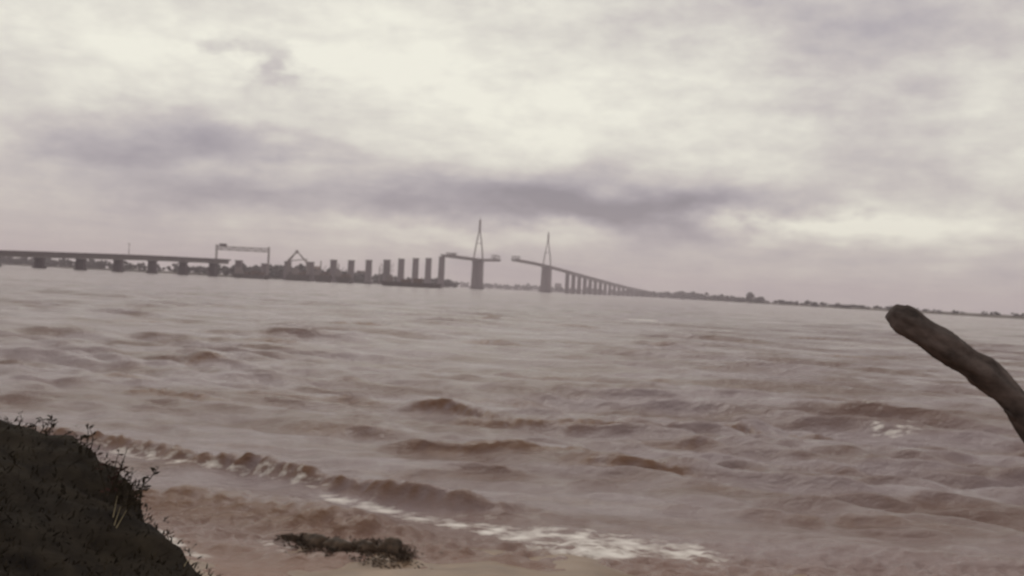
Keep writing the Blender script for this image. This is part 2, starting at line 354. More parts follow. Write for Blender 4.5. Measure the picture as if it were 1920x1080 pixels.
def make_bank():
    # an earth bank to the left of the camera; the crest line runs away from the camera
    rr = np.random.default_rng(5)
    E = [at_y(px, py, 5.3 + .25 * i) for i, (px, py) in enumerate(BANK_EDGE[::-1])]     # foot to top, near to far
    rows = []
    nU, nV = 90, 70
    xs_e = np.array([p.x for p in E]); ys_e = np.array([p.y for p in E]); zs_e = np.array([p.z for p in E])
    tt = np.linspace(0, 1, len(E)); u = np.linspace(0, 1, nU)
    ex = np.interp(u, tt, xs_e); ey = np.interp(u, tt, ys_e); ez = np.interp(u, tt, zs_e)
    v = np.linspace(0, 1, nV)
    def lump(x, y, z, s):
        o = 0; r2 = np.random.default_rng(int(s * 10))
        for _ in range(9):
            a = r2.normal(size=3); a *= s / np.linalg.norm(a) * (.6 + r2.random())
            o = o + np.sin(a[0] * x + a[1] * y + a[2] * z + r2.random() * 6.28)
        return o / 3
    P = np.zeros((nU, nV, 3))
    for j, vv in enumerate(v):
        if vv < .35:            # far side falling to the water
            k = (.35 - vv) / .35
            P[:, j, 0] = ex + .15 * k; P[:, j, 1] = ey + 1.7 * k; P[:, j, 2] = ez * (1 - k) - .5 * k
        else:                    # near side
            k = (vv - .35) / .65
            P[:, j, 0] = ex - 2.0 * k; P[:, j, 1] = ey - 3.4 * k; P[:, j, 2] = ez - 1.1 * k * k + .12 * np.sin(k * 3)
    q = .06 * lump(P[..., 0], P[..., 1], P[..., 2], 3.) + .035 * lump(P[..., 0], P[..., 1], P[..., 2], 9.) + .018 * lump(P[..., 0], P[..., 1], P[..., 2], 24.)
    P[..., 2] += q; P[..., 0] += q * .5
    idx = np.arange(nU * nV).reshape(nU, nV); F = np.stack([idx[:-1, :-1], idx[:-1, 1:], idx[1:, 1:], idx[1:, :-1]], -1).reshape(-1, 4)
    me = bpy.data.meshes.new('bank'); me.from_pydata(P.reshape(-1, 3).tolist(), [], F.tolist()); me.update(); me.polygons.foreach_set('use_smooth', [True] * len(F))
    me.materials.append(mat('dark_earth', (.014, .010, .009), .95, .4, 5, .03, col2=(.03, .023, .017), spec=.1))
    o = bpy.data.objects.new('bank', me); COL.objects.link(o); tag(o, kind='structure')
    # ragged short grass over the bank
    g = MB()
    for _ in range(5200):
        i = rr.integers(0, nU); j = int(np.clip(rr.normal(.42, .16), .22, .98) * (nV - 1)); p = Vector(P[i, j]) + Vector(rr.normal(0, .03, 3))
        h = .014 + .04 * rr.random(); a = rr.random() * 6.28; w = .004 + .004 * rr.random()
        d = Vector((rr.normal(0, .5) + .2, rr.normal(0, .5), 1)).normalized()
        s = Vector((math.cos(a), math.sin(a), 0)) * w
        g.add([p - s, p + s, p + d * h * .6 + s * .6, p + d * h + Vector((d.x, d.y, -.3)) * h * .3], [(0, 1, 2, 3)])
    go = g.build('grass', M_GRASS); tag(go, 'ragged dark short grass covering the earth bank', 'grass', kind='stuff')
    # weeds standing on the top
    def weed(px, py, Y, h, n, lean, label, m_leaf):
        b = at_y(px, py, Y); root = empty('weed', b); st = MB(); lf = MB()
        for k in range(n):
            a = rr.random() * 6.28; q0 = Vector((rr.normal(0, .03), rr.normal(0, .04), -.06)); hh = h * (.6 + .5 * rr.random())
            tip = q0 + Vector((lean * hh + rr.normal(0, .25) * hh, rr.normal(0, .2) * hh, hh))
            md = (q0 + tip) / 2 + Vector((rr.normal(0, .02), 0, .03))
            st.bar(q0, md, .008, .006, 4); st.bar(md, tip, .006, .003, 4)
            for _ in range(9):
                f = rr.random(); c = q0.lerp(md, f * 2) if f < .5 else md.lerp(tip, f * 2 - 1)
                dd = Vector(rr.normal(0, 1, 3)); dd.z = abs(dd.z) * .5; dd.normalize(); ll = .018 + .03 * rr.random(); sd_ = dd.orthogonal().normalized() * ll * .22
                lf.add([c, c + dd * ll * .5 + sd_, c + dd * ll, c + dd * ll * .5 - sd_], [(0, 1, 2, 3)])
        st.build('stem', M_GRASS, root); lo = lf.build('foliage', m_leaf, root)
        tag(root, label, 'weed', 'weeds standing on the dark bank')
    weed(214, 905, 6.1, .24, 6, -.1, 'reddish brown weed highest on the dark bank at the frame edge', M_STEM)
    weed(232, 925, 6.0, .20, 6, .3, 'dark spiky weed leaning towards the water above the bank', M_GRASS)
    weed(246, 935, 5.9, .14, 8, .2, 'short dark weed lowest on the bank crest beside the foam', M_GRASS)
    weed(150, 850, 6.5, .22, 5, -.2, 'dark weed on the bank crest just left of the reddish one', M_GRASS)
    weed(70, 822, 6.7, .2, 5, .1, 'dark weed at the upper left end of the bank', M_GRASS)
    sg = MB()
    for px0, py0, px1, py1 in ((214, 985, 226, 950), (218, 990, 238, 955), (212, 970, 220, 930), (345, 1062, 352, 1050)):
        sg.bar(at_y(px0, py0, 5.2), at_y(px1, py1, 5.25), .006, .002, 4)
    so = sg.build('straw', M_PALE); tag(so, 'few pale dry grass stalks against the dark bank', 'grass', kind='stuff')
make_bank()

def rock(px, py, w, d, h, seed, label):
    c = ground(px, py, .02); bm = bmesh.new(); bmesh.ops.create_icosphere(bm, subdivisions=3, radius=1)
    r2 = np.random.default_rng(seed); ks = r2.normal(size=(8, 3)) * 2.2; ph = r2.random(8) * 6.28
    for v in bm.verts:
        p = np.array(v.co); q = 1 + .16 * sum(math.sin(float(k @ p) + f) for k, f in zip(ks, ph)) / 2 + .07 * sum(math.sin(float(k @ p) * 3.7 + f) for k, f in zip(ks, ph)) / 2
        v.co = Vector((p[0] * w / 2 * q, p[1] * d / 2 * q, max(p[2], -.4) * h * q))
    me = bpy.data.meshes.new('rock'); bm.to_mesh(me); bm.free(); me.polygons.foreach_set('use_smooth', [True] * len(me.polygons)); me.materials.append(M_ROCK)
    o = bpy.data.objects.new('rock', me); COL.objects.link(o); o.location = c; o.rotation_euler = (0, 0, -.35)
    tag(o, label, 'rock', 'weed-covered rocks in the swash')
rock(590, 1019, .30, .24, .12, 1, 'flat dark weed covered rock, left end of the row in the swash')
rock(632, 1027, .34, .24, .10, 2, 'second weed covered rock from the left in the swash row')
rock(684, 1031, .30, .22, .11, 8, 'third weed covered rock of the row in the swash')
rock(732, 1034, .36, .24, .16, 3, 'highest humped dark weed covered rock, right end of the row')
def seaweed():
    r3 = np.random.default_rng(44); mb = MB()
    clumps = [(566, 1014, 16, 6, .05), (592, 1012, 14, 6, .07), (628, 1022, 18, 6, .05), (672, 1024, 22, 6, .07), (705, 1022, 12, 6, .08), (738, 1030, 16, 8, .08), (758, 1042, 8, 5, .04), (650, 1030, 50, 8, .05), (720, 1052, 30, 10, .02), (600, 1030, 26, 7, .03), (545, 1012, 12, 4, .03)]
    for _ in range(1700):
        cx_, cy_, sx_, sy_, hh_ = clumps[int(r3.integers(0, len(clumps)))]
        px = cx_ + r3.normal(0, sx_); py = cy_ + r3.normal(0, sy_) + (px - cx_) * .08
        c = ground(px, py, .03); c.z += .6 * hh_ * r3.random() * math.exp(-((px - cx_) / sx_) ** 2 - ((py - cy_) / sy_) ** 2)
        a = r3.random() * 6.28; ll = .03 + .05 * r3.random(); d = Vector((math.cos(a), math.sin(a) * .6, r3.normal(0, .35))); w = Vector((-d.y, d.x, .1)).normalized() * .009
        mb.add([c - w, c + w, c + d * ll * .5 + w + Vector((0, 0, .012)), c + d * ll, c + d * ll * .5 - w + Vector((0, 0, .012))], [(0, 1, 2, 3, 4)])
    o = mb.build('seaweed', M_ROCK); tag(o, 'dark ragged seaweed strewn over the rocks at the water edge', 'seaweed', kind='stuff')
seaweed()

# ------------------------------------------------------------------ timber pole end at the right
def make_pole():
    ctrl = [at_y(1682, 592, 6.0), at_y(1742, 630, 6.02), at_y(1802, 668, 6.05), at_y(1868, 718, 6.1), at_y(1930, 790, 6.1), at_y(1985, 910, 6.15), at_y(2030, 1120, 6.2), at_y(2060, 1400, 6.2)]
    def cr(t_):
        k = min(int(t_), len(ctrl) - 2); f = t_ - k; p = [ctrl[max(0, min(len(ctrl) - 1, k + q))] for q in (-1, 0, 1, 2)]
        return .5 * ((2 * p[1]) + (p[2] - p[0]) * f + (2 * p[0] - 5 * p[1] + 4 * p[2] - p[3]) * f * f + (3 * p[1] - p[0] - 3 * p[2] + p[3]) * f ** 3)
    root = empty('driftwood_log', (ctrl[-1].x, ctrl[-1].y, ctrl[-1].z)); n = 28; R0 = Vector(root.location)
    T = [0, .0, .02, .08, .2] + list(np.linspace(.35, 6.99, 70)); vs_ = []
    d0 = (cr(.02) - cr(0)).normalized()
    for q, t_ in enumerate(T):
        c = cr(t_); d = (cr(min(t_ + .02, 6.99)) - cr(max(t_ - .02, 0))).normalized(); x = d.cross(Vector((0, 1, 0))).normalized(); y = d.cross(x)
        rd = (.016, .046, .060, .068, .070)[q] if q < 5 else .070 + .004 * t_ + .004 * math.sin(t_ * 5) + .010 * math.exp(-((t_ - 2.55) / .15) ** 2)
        if q < 2: c = c - d0 * (.050, .040)[q]
        for i in range(n):
            an = 2 * math.pi * i / n
            w = rd * (1 + .10 * math.sin(2 * an + 1 + t_ * .8) + .07 * math.sin(5 * an + t_ * 2.2) + .05 * math.sin(9 * an + t_ * 1.1) * math.sin(t_ * 6) + .05 * random.random())
            vs_.append(c + (x * math.cos(an) + y * math.sin(an)) * w - R0)
    fs = [(k * n + i, k * n + (i + 1) % n, (k + 1) * n + (i + 1) % n, (k + 1) * n + i) for k in range(len(T) - 1) for i in range(n)] + [tuple(range(n))[::-1]]
    MB().add(vs_, fs).build('trunk', M_WOOD, root, True)
    for t_, a_, ll in ((2.55, 2.2, .05), (4.1, 2.6, .16), (5.2, .4, .12)):
        c = cr(t_) - R0; dd = Vector((math.cos(a_) , -.3, math.sin(a_) * .6)).normalized(); b = MB(); b.bar(c, c + dd * (.06 + ll * .5), .055, .038, 9); b.bar(c + dd * (.058 + ll * .5), c + dd * (.06 + ll) + Vector((0, 0, .02)), .038, .014, 9); b.build('branch_stub', M_WOOD, root, True)
    tag(root, 'blunt dark bent driftwood log rising at the right edge over the water', 'log')
make_pole()

# ------------------------------------------------------------------ bridge layout (metres along the bridge from the left pylon)
UX, UY = -.3209, -.9471
RZ = math.atan2(UY, UX)                        # local +x = along the bridge towards the near (left) bank
def line(s):
    Y = 1819.4 + UY * s; X = -60.1 + UX * s
    if s < -1000: X += (Y / FPX) * 5.1e-5 * (-s - 1000) ** 2
    return X, Y
def at_px(px, ytop, s):
    Y = 1819.4 + UY * s; return at_y(px, ytop, Y)

def pier_parts(root, h, w, ln, cap=True, mat_=None):
    mat_ = mat_ or M_CONC
    mb = MB(); fl = w * .2; tw = w * .9
    # H-shaped tapered shaft: two flanges and a recessed web
    for sgn in (-1, 1):
        v = []
        for z, ww in ((-3, w), (h - (1.6 if cap else 0), tw)):
            y0, y1 = sorted((sgn * ww / 2, sgn * (ww / 2 - fl)))
            v += [(-ln / 2, y0, z), (ln / 2, y0, z), (ln / 2, y1, z), (-ln / 2, y1, z)]
        mb.add(v, [(3, 2, 1, 0), (4, 5, 6, 7), (0, 1, 5, 4), (1, 2, 6, 5), (2, 3, 7, 6), (3, 0, 4, 7)])
    sh = mb.build('shaft', mat_, root)
    MB().box(0, 0, -3, h - (1.6 if cap else 0), ln * .55, w - fl * 1.6, ln * .55, tw - fl * 1.6).build('web_wall', mat_, root)
    MB().box(0, 0, -3, 1.4, ln + 3, w + 1.6, ln + 2.4, w + 1.2).build('footing', M_DARKC, root)
    if cap: MB().box(0, 0, h - 1.6, h, ln * .9, tw, ln + 1.0, tw + 1.6).build('pier_cap', mat_, root)

def flow(px_pts, step=1): return px_pts
def deck_parts(root, pts, width, depth, step_par=True):
    """deck slab on two girders with parapets, along world points (x, y, z of road)"""
    pts = [(p[0] - root.location.x, p[1] - root.location.y, p[2]) for p in pts]
    w = width / 2
    prism_profile(MB(), pts, [(-w, -.35), (-w, 0), (w, 0), (w, -.35)]).build('road_slab', M_CONC, root)
    for sgn in (-1, 1):
        c = sgn * w * .52
        prism_profile(MB(), pts, [(c - .9, -depth), (c - .9, -.353), (c + .9, -.353), (c + .9, -depth)]).build('girder', M_GIRD, root)
        e = sgn * (w - .2)
        prism_profile(MB(), pts, [(e - .15, .003), (e - .15, 1.0), (e + .15, 1.0), (e + .15, .003)]).build('parapet', M_CONC, root)

# free-standing piers: picture column, top row
PX = [829, 804, 780, 753, 726, 692, 659, 626, 583, 540, 497, 448, 398, 342, 284, 220]
TOP = [481, 484, 484, 485, 487, 487.5, 488, 487, 491, 490, 494, 488, 489, 490, 490, 490]
ordn = ['tallest bare concrete pier, next to the left pylon', 'second bare pier to the left of the left pylon', 'third bare pier to the left of the left pylon',
        'fourth bare pier left of the left pylon, beside the braced pier', 'bare pier hung with work platforms on both sides, fifth from the left pylon', 'sixth bare pier from the left pylon, left of the braced one',
        'seventh bare pier from the left pylon, right of the slanting derrick mast', 'eighth bare pier from the left pylon, above the dark barges', 'ninth bare pier from the left pylon, right foot of the floating crane',
        'tenth bare pier from the left pylon, left foot of the floating crane', 'low bare pier under the right leg of the launching gantry', 'pale bare pier in the middle under the launching gantry']
for k in range(12):
    s = 158 + 50.7 * k; p = at_px(PX[k], TOP[k], s)
    root = empty('bridge_pier', (p.x, p.y, 0), RZ)
    h = p.z; w = 7.0 + h * .068
    if k == 4: w *= 1.12
    pier_parts(root, h, w, 2.6)
    if k == 4:
        for z in (h - 9, h - 16):
            b = MB(); b.box(0, 0, z, z + .5, 8, w + 7); b.build('work_platform', M_STEEL, root)
            for y in (-(w + 7) / 2, (w + 7) / 2):
                q = MB()
                for x in (-4, 0, 4): q.bar((x, y, z + .5), (x, y, z + 3.6), .35)
                q.bar((-4, y, z + 3.6), (4, y, z + 3.6), .3); q.bar((0, y, z), (0, math.copysign(w / 2, y), z - 6), .45)
                q.build('railing', M_STEEL, root)
    tag(root, ordn[k], 'bridge pier', 'bare piers waiting for their deck')

# near approach viaduct with its deck, at the left edge
def zdeck_left(s): return float(np.interp(s, [158 + 50.7 * 11.7, 158 + 50.7 * 14, 158 + 50.7 * 16, 158 + 50.7 * 19], [17.2, 15.6, 13.2, 9.5]))
vl = [158 + 50.7 * 11.55 + i * 12 for i in range(33)]
def left_xy(s):
    k = (s - 158) / 50.7
    px = float(np.interp(k, [11, 12, 13, 14, 15, 16, 17, 18, 19, 20], [448, 398, 342, 284, 220, 150, 73, -12, -105, -208]))
    Y = 1819.4 + UY * s; return ((px - 960) / FPX * Y, Y)
root = empty('approach_viaduct', (*left_xy(158 + 50.7 * 14), 0), 0)
deck_parts(root, [(*left_xy(s), zdeck_left(s) + .4) for s in vl], 13, 4.0)
for k in range(12, 20):
    s = 158 + 50.7 * k; x, y = left_xy(s)
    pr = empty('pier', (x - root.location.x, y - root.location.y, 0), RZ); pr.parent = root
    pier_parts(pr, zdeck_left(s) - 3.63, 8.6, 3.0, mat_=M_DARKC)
tag(root, 'low dark approach viaduct with finished deck at the left shore', 'viaduct')
# flatten the pier levels: thing > pier > shaft is allowed (three levels)
x, y = left_xy(158 + 50.7 * 14.7); zc = zdeck_left(158 + 50.7 * 14.7) + .4
r_ = empty('lamp_mast', (x, y, zc)); MB().bar((0, 0, 0), (0, 0, 10.5), .75, .45).build('pole', M_STEEL, r_); MB().box(0, 0, 10.5, 11.0, 2.4, .8).build('lamp_head', M_STEEL, r_)
tag(r_, 'thin lone mast standing on the deck of the left approach viaduct', 'mast')

# cable-stayed halves: pylon + tall pier + cantilevered girder
def pylon(root, zd, pw, base_h, lean=0):
    """local x along bridge, y across"""
    for sgn in (-1, 1):
        mb = MB(); l0 = pw; l1 = pw * .88
        v = []
        for z, ww in ((-3, l0), (base_h, l1)):
            y0, y1 = sorted((sgn * ww / 2, sgn * (ww / 2 - 6.3)))
            v += [(-3.2, y0, z), (3.2, y0, z), (3.2, y1, z), (-3.2, y1, z)]
        mb.add(v, [(3, 2, 1, 0), (4, 5, 6, 7), (0, 1, 5, 4), (1, 2, 6, 5), (2, 3, 7, 6), (3, 0, 4, 7)]); mb.build('pier_column', M_CONC, root)
    MB().box(0, 0, -3, base_h - 3, 3.4, pw - 12, 3.4, pw * .88 - 12).build('web_wall', M_CONC, root)
    MB().box(0, 0, base_h - 2.99, base_h + .8, 7.4, pw * .9 + .6, 7.8, pw * .93).build('cross_beam', M_CONC, root)
    MB().box(0, 0, -3, 2.2, 12, pw + 3.5, 11, pw + 2.5).build('footing', M_DARKC, root)
    zj = zd + 49
    for sgn in (-1, 1):
        lm = MB(); lm.bar((0, sgn * 8.6, base_h + .8), (0, sgn * 5.3, zd + 24), 2.6, 2.4, 4); lm.bar((0, sgn * 5.3, zd + 23.6), (0, sgn * .95, zj), 2.4, 2.0, 4); lm.build('pylon_leg', M_STEEL, root)
    MB().bar((0, -4.6, zd + 27), (0, 4.6, zd + 27), 1.0, 1.0, 4).build('cross_strut', M_STEEL, root)
    MB().bar((0, 0, zj - 1.5), (0, 0, zd + 68), 4.4, 3.4, 4).build('mast', M_STEEL, root)
    MB().bar((0, 0, zd + 68), (0, 0, zd + 73), .9, .5, 4).build('aerial', M_STEEL, root)
def traveller(x, y, z, rz, label, h=6.5, ln=20):
    t = empty('deck_crane', (x, y, z), rz); t_ = MB(); H_ = h
    for yy in (-5, 5):
        t_.bar((-ln / 2, yy, .5), (ln / 2, yy, .5), 1.1); t_.bar((-ln / 2, yy, .5), (-ln / 4, yy, H_), .9); t_.bar((-ln / 4, yy, H_), (ln / 2 - 1, yy, H_ * .8), .9); t_.bar((ln / 2 - 1, yy, H_ * .8), (ln / 4, yy, .5), .8); t_.bar((-ln / 4, yy, H_), (0, yy, .5), .8); t_.bar((0, yy, .5), (ln / 4, yy, H_ * .85), .8)
    t_.build('frame', M_STEEL, t)
    MB().box(-ln / 4, 0, H_ + .5, H_ + 1.6, 2, 12).build('cross_beam', M_STEEL, t); MB().box(ln / 2 - 1, 0, H_ * .8 + .5, H_ * .8 + 1.6, 2, 12).build('cross_beam', M_STEEL, t)
    MB().box(-ln * .3, 0, .01, 2.8, 4, 6).build('winch_house', M_DARK, t)
    tag(t, label, 'crane', 'erection cranes on the cantilever tips')
# left pylon
XL, YL = line(0); zl = 50.5
root = empty('cable_stayed_bridge', (XL, YL, 0), RZ)
pylon(root, zl, 20.5, zl - 3.2)
def local_deck(root, ss, zf, s0, width, dfun):
    pts = [(s - s0, 0, zf(s)) for s in ss]; w = width / 2
    mb = MB(); n = 6; vs_ = []
    for p, s in zip(pts, ss):
        d = dfun(s)
        vs_ += [(p[0], a, p[2] + c) for a, c in ((-w, -.8), (-w, 0), (w, 0), (w, -.8), (w * .62, -d), (-w * .62, -d))]
    fs = [(i * n + j, i * n + (j + 1) % n, (i + 1) * n + (j + 1) % n, (i + 1) * n + j) for i in range(len(pts) - 1) for j in range(n)] + [tuple(range(n))[::-1], tuple((len(pts) - 1) * n + j for j in range(n))]
    mb.add(vs_, fs); mb.build('box_girder', M_GIRD, root)
    for sgn in (-1, 1):
        m2 = MB(); v2 = []
        for p in pts: v2 += [(p[0], sgn * (w - .1) - .12, p[2] + .003), (p[0], sgn * (w - .1) + .12, p[2] + .003), (p[0], sgn * (w - .1) + .12, p[2] + 1.1), (p[0], sgn * (w - .1) - .12, p[2] + 1.1)]
        f2 = [(i * 4 + j, i * 4 + (j + 1) % 4, (i + 1) * 4 + (j + 1) % 4, (i + 1) * 4 + j) for i in range(len(pts) - 1) for j in range(4)] + [(3, 2, 1, 0), tuple((len(pts) - 1) * 4 + j for j in range(4))]
        m2.add(v2, f2); m2.build('parapet', M_STEEL, root)
zf1 = lambda s: zl + .2 + (s < 0) * (-s) * .035 + max(s, 0) * .004
# the near side span's end sits on the tallest bare pier, whose column is offset a little from the straight line
ss = list(np.linspace(-98, 150, 26))
local_deck(root, ss, zf1, 0, 14, lambda s: 3.4)
tag(root, 'left and nearer A-shaped steel pylon on tall pier with short unfinished deck arms', 'bridge')
xx, yy = line(-88); traveller(xx, yy, zf1(-88), RZ + math.pi, 'lifting frame on the tip of the left pylon deck, left of the gap')
xx, yy = line(120); traveller(xx, yy, zf1(120), RZ, 'low lifting frame on the landward deck arm of the left pylon', 3.2, 24)
# right pylon and far viaduct
XR, YR = line(-404); zr = 55.0
root = empty('cable_stayed_bridge', (XR, YR, 0), RZ)
pylon(root, zr, 22.5, zr - 4.6)
zf2 = lambda s: float(np.interp(-s, [193, 300, 404, 562], [58.8, 57.3, 54.6, 48.2]))
local_deck(root, list(np.linspace(-562, -193, 38)), zf2, -404, 14, lambda s: 3.6)
tag(root, 'right and farther A-shaped steel pylon with long deck arm reaching left', 'bridge')
xx, yy = line(-203); traveller(xx, yy, zf2(-203), RZ, 'lifting frame on the tip of the right pylon deck, right of the gap', 5.5, 22)

def zr_v(s): return float(np.interp(-s, [562, 736, 900, 1134, 1400, 1671, 1900, 2083], [48.2, 41, 34.5, 25.5, 16.5, 9.2, 6.5, 5.5]))
x0, y0 = line(-562)
root = empty('approach_viaduct', (x0, y0, 0), 0)
deck_parts(root, [(*line(s), zr_v(s)) for s in np.linspace(-563, -2083, 100)], 12.5, 4.8)
for k in range(0, 31):
    s = -564 - 50.6 * k; x, y = line(s); h = zr_v(s) - 4.85
    if h < 3: break
    pr = empty('pier', (x - x0, y - y0, 0), RZ); pr.parent = root
    pier_parts(pr, h, 7.2 + h * .05, 2.6)
tag(root, 'long sloping approach viaduct on many piers, descending right to the far shore', 'viaduct')

# launching gantry over the unfinished spans
def truss(mb, a, b, dz, dy, n, r=.55):
    a = Vector(a); b = Vector(b)
    for yy in (-dy, dy):
        o = Vector((0, yy, 0)); u = Vector((0, 0, dz))
        mb.bar(a + o, b + o, r * 1.3); mb.bar(a + o + u, b + o + u, r * 1.3)
        for i in range(n):
            p = a.lerp(b, i / n); q = a.lerp(b, (i + 1) / n)
            mb.bar(p + o, q + o + u, r) if i % 2 else mb.bar(p + o + u, q + o, r); mb.bar(p + o, p + o + u, r)
        mb.bar(b + o, b + o + u, r)
    for i in range(n + 1):
        p = a.lerp(b, i / n); mb.bar(p + Vector((0, -dy, dz)), p + Vector((0, dy, dz)), r)
pa = at_y(406, 470, 1116); pb = at_y(504, 474, 1116)
root = empty('launching_gantry', ((pa.x + pb.x) / 2, 1116, 0), 0)
Lg = (pb.x - pa.x); ztop = (pa.z + pb.z) / 2
mb = MB(); truss(mb, (-Lg / 2, 0, ztop + 1), (Lg / 2, 0, ztop + 1), 3.6, 2.4, 12, .5); mb.build('truss', M_STEEL, root)
for sx in (-1, 1):
    for sy in (-1, 1):
        MB().bar((sx * Lg / 2, sy * 2.4, 1), (sx * Lg / 2, sy * 2.4, ztop + 6.5), 1.2, .9, 4).build('leg', M_STEEL, root)
MB().box(-Lg * .38, 0, ztop + 4.9, ztop + 7.4, 7, 4).build('trolley', M_DARK, root)
tag(root, 'thin rectangular launching gantry standing over the piers left of the floating crane', 'gantry')

# vessels
def barge(px, py, Ln, hh, Y, label, kind):
    x = (px - 960) / FPX * Y
    r = empty('work_barge', (x, Y, 0), R(-4)); B = 12
    m1 = MB(); prof = [(-Ln / 2, hh), (-Ln / 2 + 3, -1), (Ln / 2 - 3, -1), (Ln / 2, hh)]
    m1.add([(a, -B / 2, z) for a, z in prof] + [(a, B / 2, z) for a, z in prof], [(0, 1, 2, 3), (7, 6, 5, 4), (0, 3, 7, 4), (0, 4, 5, 1), (1, 5, 6, 2), (3, 2, 6, 7)])
    m1.build('hull', M_DARK, r)
    MB().box(-Ln * .36, 0, hh, hh + 4.2, 7, 7, 6.6, 6.6).build('deckhouse', M_STEEL, r)
    MB().box(-Ln * .36, 0, hh + 4.2, hh + 6.4, 4, 4.5).build('wheelhouse', M_STEEL, r)
    for i in range(3 if kind else 2): MB().box(-Ln * .1 + i * Ln * .2, 0, hh, hh + (2.5, 4, 3)[i], Ln * .14, 8).build('cargo', M_RUST, r)
    if kind == 2:
        q = MB(); q.bar((Ln * .1, 0, hh), (Ln * .1, 0, hh + 9), .8); q.bar((Ln * .1, 0, hh + 3), (Ln * .1 + 8, 0, hh + 12), .5); q.build('derrick', M_STEEL, r)
    tag(r, label, 'barge', 'work barges moored among the piers')
barge(772, 538, 58, 4.2, 1010, 'long dark barge lying low in front of the bare piers left of the left pylon', 0)
barge(566, 515, 19, 6.5, 1130, 'dark short barge directly under the floating crane', 0)
barge(606, 518, 17, 7.0, 1130, 'darkest short barge just right of the floating crane', 1)
barge(645, 521, 18, 6.5, 1160, 'dark barge with a derrick at the foot of the eighth pier', 2)
barge(470, 510, 34, 4.0, 1050, 'barge lying between the legs of the launching gantry', 1)
# floating crane with A-frame
def P2(px, py, Y): return at_y(px, py, Y)
Yc = 1175
root = empty('floating_crane', (P2(560, 520, Yc).x, Yc, 0), 0); ox = root.location.x
def q3(px, py, dy=0): p = P2(px, py, Yc); return (p.x - ox, dy, p.z)
MB().box(0, 0, -1, 4.5, 24, 16, 26, 16).build('pontoon', M_DARK, root)
for dy_ in (-4, 4):
    b = MB(); b.bar(q3(541, 514, dy_), q3(541, 489, dy_), 2.2); b.bar(q3(541, 489, dy_), q3(557, 471, 0), 1.6, 1.2); b.build('back_leg', M_STEEL, root)
    b = MB(); b.bar(q3(577, 514, dy_), q3(577, 494, dy_), 2.2); b.bar(q3(577, 494, dy_), q3(557, 471, 0), 1.3, 1.0); b.build('front_leg', M_STEEL, root)
MB().bar(q3(541, 489), q3(577, 486), 1.1).build('tie_beam', M_STEEL, root)
b = MB(); px_, py_, pz_ = q3(557, 471); b.box(px_, 0, pz_ - 2.4, pz_ + .9, 4.2, 5, 2.6, 3); b.build('head_block', M_STEEL, root)
MB().box(-9, 0, 4.5, 9, 6, 9).build('machine_house', M_DARK, root)
tag(root, 'floating crane with arched frame and pointed head right of the launching gantry', 'crane')
for px, top, bot, Y, lab in ((602, 489, 512, 1260, 'thin derrick mast just right of the ninth pier'), (712, 500, 533, 1440, 'thin derrick mast left of the platform hung pier'), (635, 494, 520, 1300, 'slanting derrick mast beside the eighth pier')):
    p = at_y(px, top, Y); r = empty('derrick_mast', (p.x, Y, 0)); MB().bar((0, 0, 0), (0, 0, p.z), 2.0, 1.3, 4).build('mast', M_STEEL, r)
    MB().bar((0, 0, p.z * .45), (7, 0, p.z * .8), .9, .6, 4).build('boom', M_STEEL, r)
    tag(r, lab, 'derrick', 'derrick masts among the piers')

# ------------------------------------------------------------------ far land
def shore(name, pts, depth):
    """pts: waterline points (x, y); land lies on the far side"""
    v = []; f = []; n = len(pts)
    for i, (x, y) in enumerate(pts):
        d = Vector((x, y, 0)).normalized()
        for off, z in ((-6, -1.5), (8, 1.2), (40, 2.2), (depth * .4, 3), (depth, 2)):
            v.append((x + d.x * off, y + d.y * off, z + (random.random() - .5) * .5 * (off > 8)))
    for i in range(n - 1):
        for j in range(4): a = i * 5 + j; f.append((a, a + 5, a + 6, a + 1))
    mb = MB(); mb.add(v, f); o = mb.build(name, M_LAND, None, True); tag(o, kind='structure'); return o
def dense(pts, step=30):
    out = []
    for (x0_, y0_), (x1_, y1_) in zip(pts[:-1], pts[1:]):
        n = max(1, int(math.hypot(x1_ - x0_, y1_ - y0_) / step))
        out += [(x0_ + (x1_ - x0_) * i / n, y0_ + (y1_ - y0_) * i / n) for i in range(n)]
    return out + [pts[-1]]
def pp(px, Y): return ((px - 960) / FPX * Y, Y)
left_pts = dense([pp(-500, 1500), pp(0, 1520), pp(230, 1300), pp(380, 1260), pp(440, 1250), pp(560, 1330), pp(700, 1510), pp(800, 1690), pp(842, 1790), pp(838, 1900)])
right_pts = dense([pp(760, 3700), pp(900, 3650), pp(1010, 3450), pp(1150, 3250), pp(1260, 2850), pp(1340, 2300), pp(1450, 1750), pp(1640, 1250), pp(1800, 1000), pp(1990, 850), pp(2300, 700)], 45)
shore('left_shore', left_pts, 500); shore('far_shore', right_pts, 1500)

